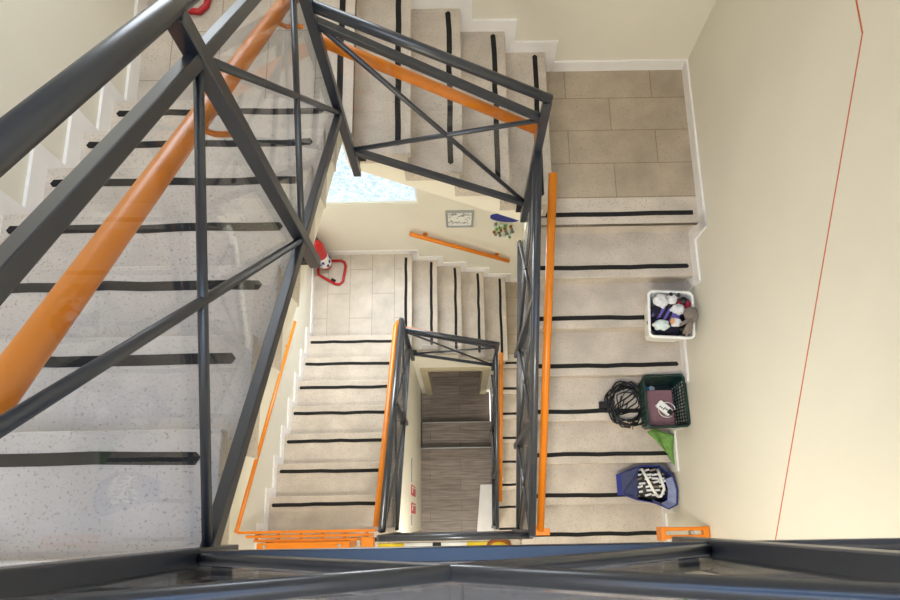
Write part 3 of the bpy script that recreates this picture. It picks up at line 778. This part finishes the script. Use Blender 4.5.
MB().tube([(1.50, .36, zs + .0), (1.505, .29, zs + .035), (1.525, .21, zs + .03), (1.50, .155, zs + .02), (1.475, .155, zs + .02)], .011, 8).build('band', 'white', t)

# pole and rope on the middle landing
t = thing('striped_pole', 'yellow and white pole lying on the middle landing behind the dark bar', 'pole', (-.1, -.175, Z(D_TOP + ST)))
zp = Z(D_TOP + ST) + .022
segs = [(-.68, -.47, 'yellow'), (-.47, -.24, 'white'), (-.24, -.17, 'black'), (-.17, .04, 'white'), (.04, .40, 'yellow')]
for a, b, m_ in segs: MB().tube([(a, -.19, zp), (b, -.19, zp)], .021, 14).build('band', m_, t)
t = thing('wicker_ring', 'brown braided ring at the right end of the yellow and white pole', 'ring', (.3, -.2, zp))
MB().tube([(.30 + .09 * math.cos(a * math.pi / 12), -.215 + .06 * math.sin(a * math.pi / 12), zp + .04) for a in range(24)], .016, 8, closed=True).build('braid', 'brown', t)

# ------------------------------------------------------------------ unseen lamps added to brighten the lower levels
def lamp(label, x, y, dep, power):
    t = thing('fill_lamp', label, 'lamp', (x, y, Z(dep)))
    MB().tube([(x, y, Z(dep)), (x, y, Z(dep + .03))], .16, 28).build('base', 'white', t)
    MB().tube([(x, y, Z(dep + .03)), (x, y, Z(dep + .07))], [.15, .13], 28).build('diffuser', 'lamp', t)
    L = bpy.data.lights.new('fill_light', 'AREA'); L.shape = 'DISK'; L.size = .5; L.energy = power; L.color = (1, .95, .86)
    lo = bpy.data.objects.new('fill_light', L); COL.objects.link(lo); lo.location = (x, y, Z(dep + .09))
lamp('unseen round fill lamp added under the top landing to light the flights below', .0, -.75, D_TOP + .2, 52)
lamp('unseen round fill lamp added under the middle landing to light the shaft below', .0, -.75, D_TOP + ST + .2, 58)
# daylight entering through the two windows
for i, (a, b) in enumerate(wz):
    L = bpy.data.lights.new('window_daylight', 'AREA'); L.shape = 'RECTANGLE'; L.size = wx1 - wx0 - .1; L.size_y = b - a - .1
    L.energy = 62 if i == 0 else 24; L.color = (.86, .93, 1)
    lo = bpy.data.objects.new('window_daylight', L); COL.objects.link(lo); lo.location = ((wx0 + wx1) / 2, WB - .03, (a + b) / 2)
    lo.rotation_euler = (math.radians(-90), 0, 0)

# sky light through the top, left open over the front half
w = bpy.data.worlds.new('World'); SC.world = w; w.use_nodes = True
wt = w.node_tree; bg = wt.nodes['Background']; bg.inputs['Strength'].default_value = 4.0
tc = wt.nodes.new('ShaderNodeTexCoord'); sx = wt.nodes.new('ShaderNodeSeparateXYZ'); cr = wt.nodes.new('ShaderNodeValToRGB')
wt.links.new(tc.outputs['Generated'], sx.inputs[0]); wt.links.new(sx.outputs[2], cr.inputs[0]); wt.links.new(cr.outputs[0], bg.inputs['Color'])
cr.color_ramp.elements[0].position = .80; cr.color_ramp.elements[0].color = (1, .955, .89, 1)
cr.color_ramp.elements[1].position = .97; cr.color_ramp.elements[1].color = (.42, .72, 1.3, 1)

GROUPS = dict(stair_flight='stair flights around the stairwell', stair_landing='landings of the staircase', stair_railing='dark railings around the stairwell',
              orange_handrail='orange handrails', stair_gate='orange gates on the middle landing', fire_sign='red signs on the shaft wall', dark_strip='dark strips on the shaft wall',
              extinguisher_stand='red tubular stands in the back left corner', fill_lamp='unseen fill lamps added under the landings')
for o in list(COL.objects):
    k = o.name.split('.')[0]
    if o.parent is None and k in GROUPS and 'label' in o: o['group'] = GROUPS[k]
    elif o.parent is None and o.get('category') in ('clothing', 'soft toy', 'glove'): o['group'] = 'soft things in the white box'
    elif o.parent is None and o.get('category') == 'ball': o['group'] = 'balls in the green crate'
# ------------------------------------------------------------------ camera
cam = bpy.data.cameras.new('camera'); co = bpy.data.objects.new('camera', cam); COL.objects.link(co); SC.camera = co
rx, ry, rz, fpx, cxp, cyp = .203049, -.0000985, -.017629, 563.668, 461.64, 405.0
rot = Matrix.Rotation(rz, 3, 'Z') @ Matrix.Rotation(rx, 3, 'X') @ Matrix.Rotation(ry, 3, 'Y')
co.matrix_world = Matrix.Translation((0, 0, H)) @ rot.to_4x4()
cam.sensor_width = 36; cam.sensor_fit = 'HORIZONTAL'; cam.lens = fpx / 900 * 36
cam.shift_x = -(cxp - 450) / 900; cam.shift_y = (cyp - 300) / 900
cam.clip_start = .02; cam.clip_end = 60
SC.view_settings.view_transform = 'Standard'; SC.view_settings.look = 'None'
SC.view_settings.exposure = 0; SC.view_settings.gamma = 1
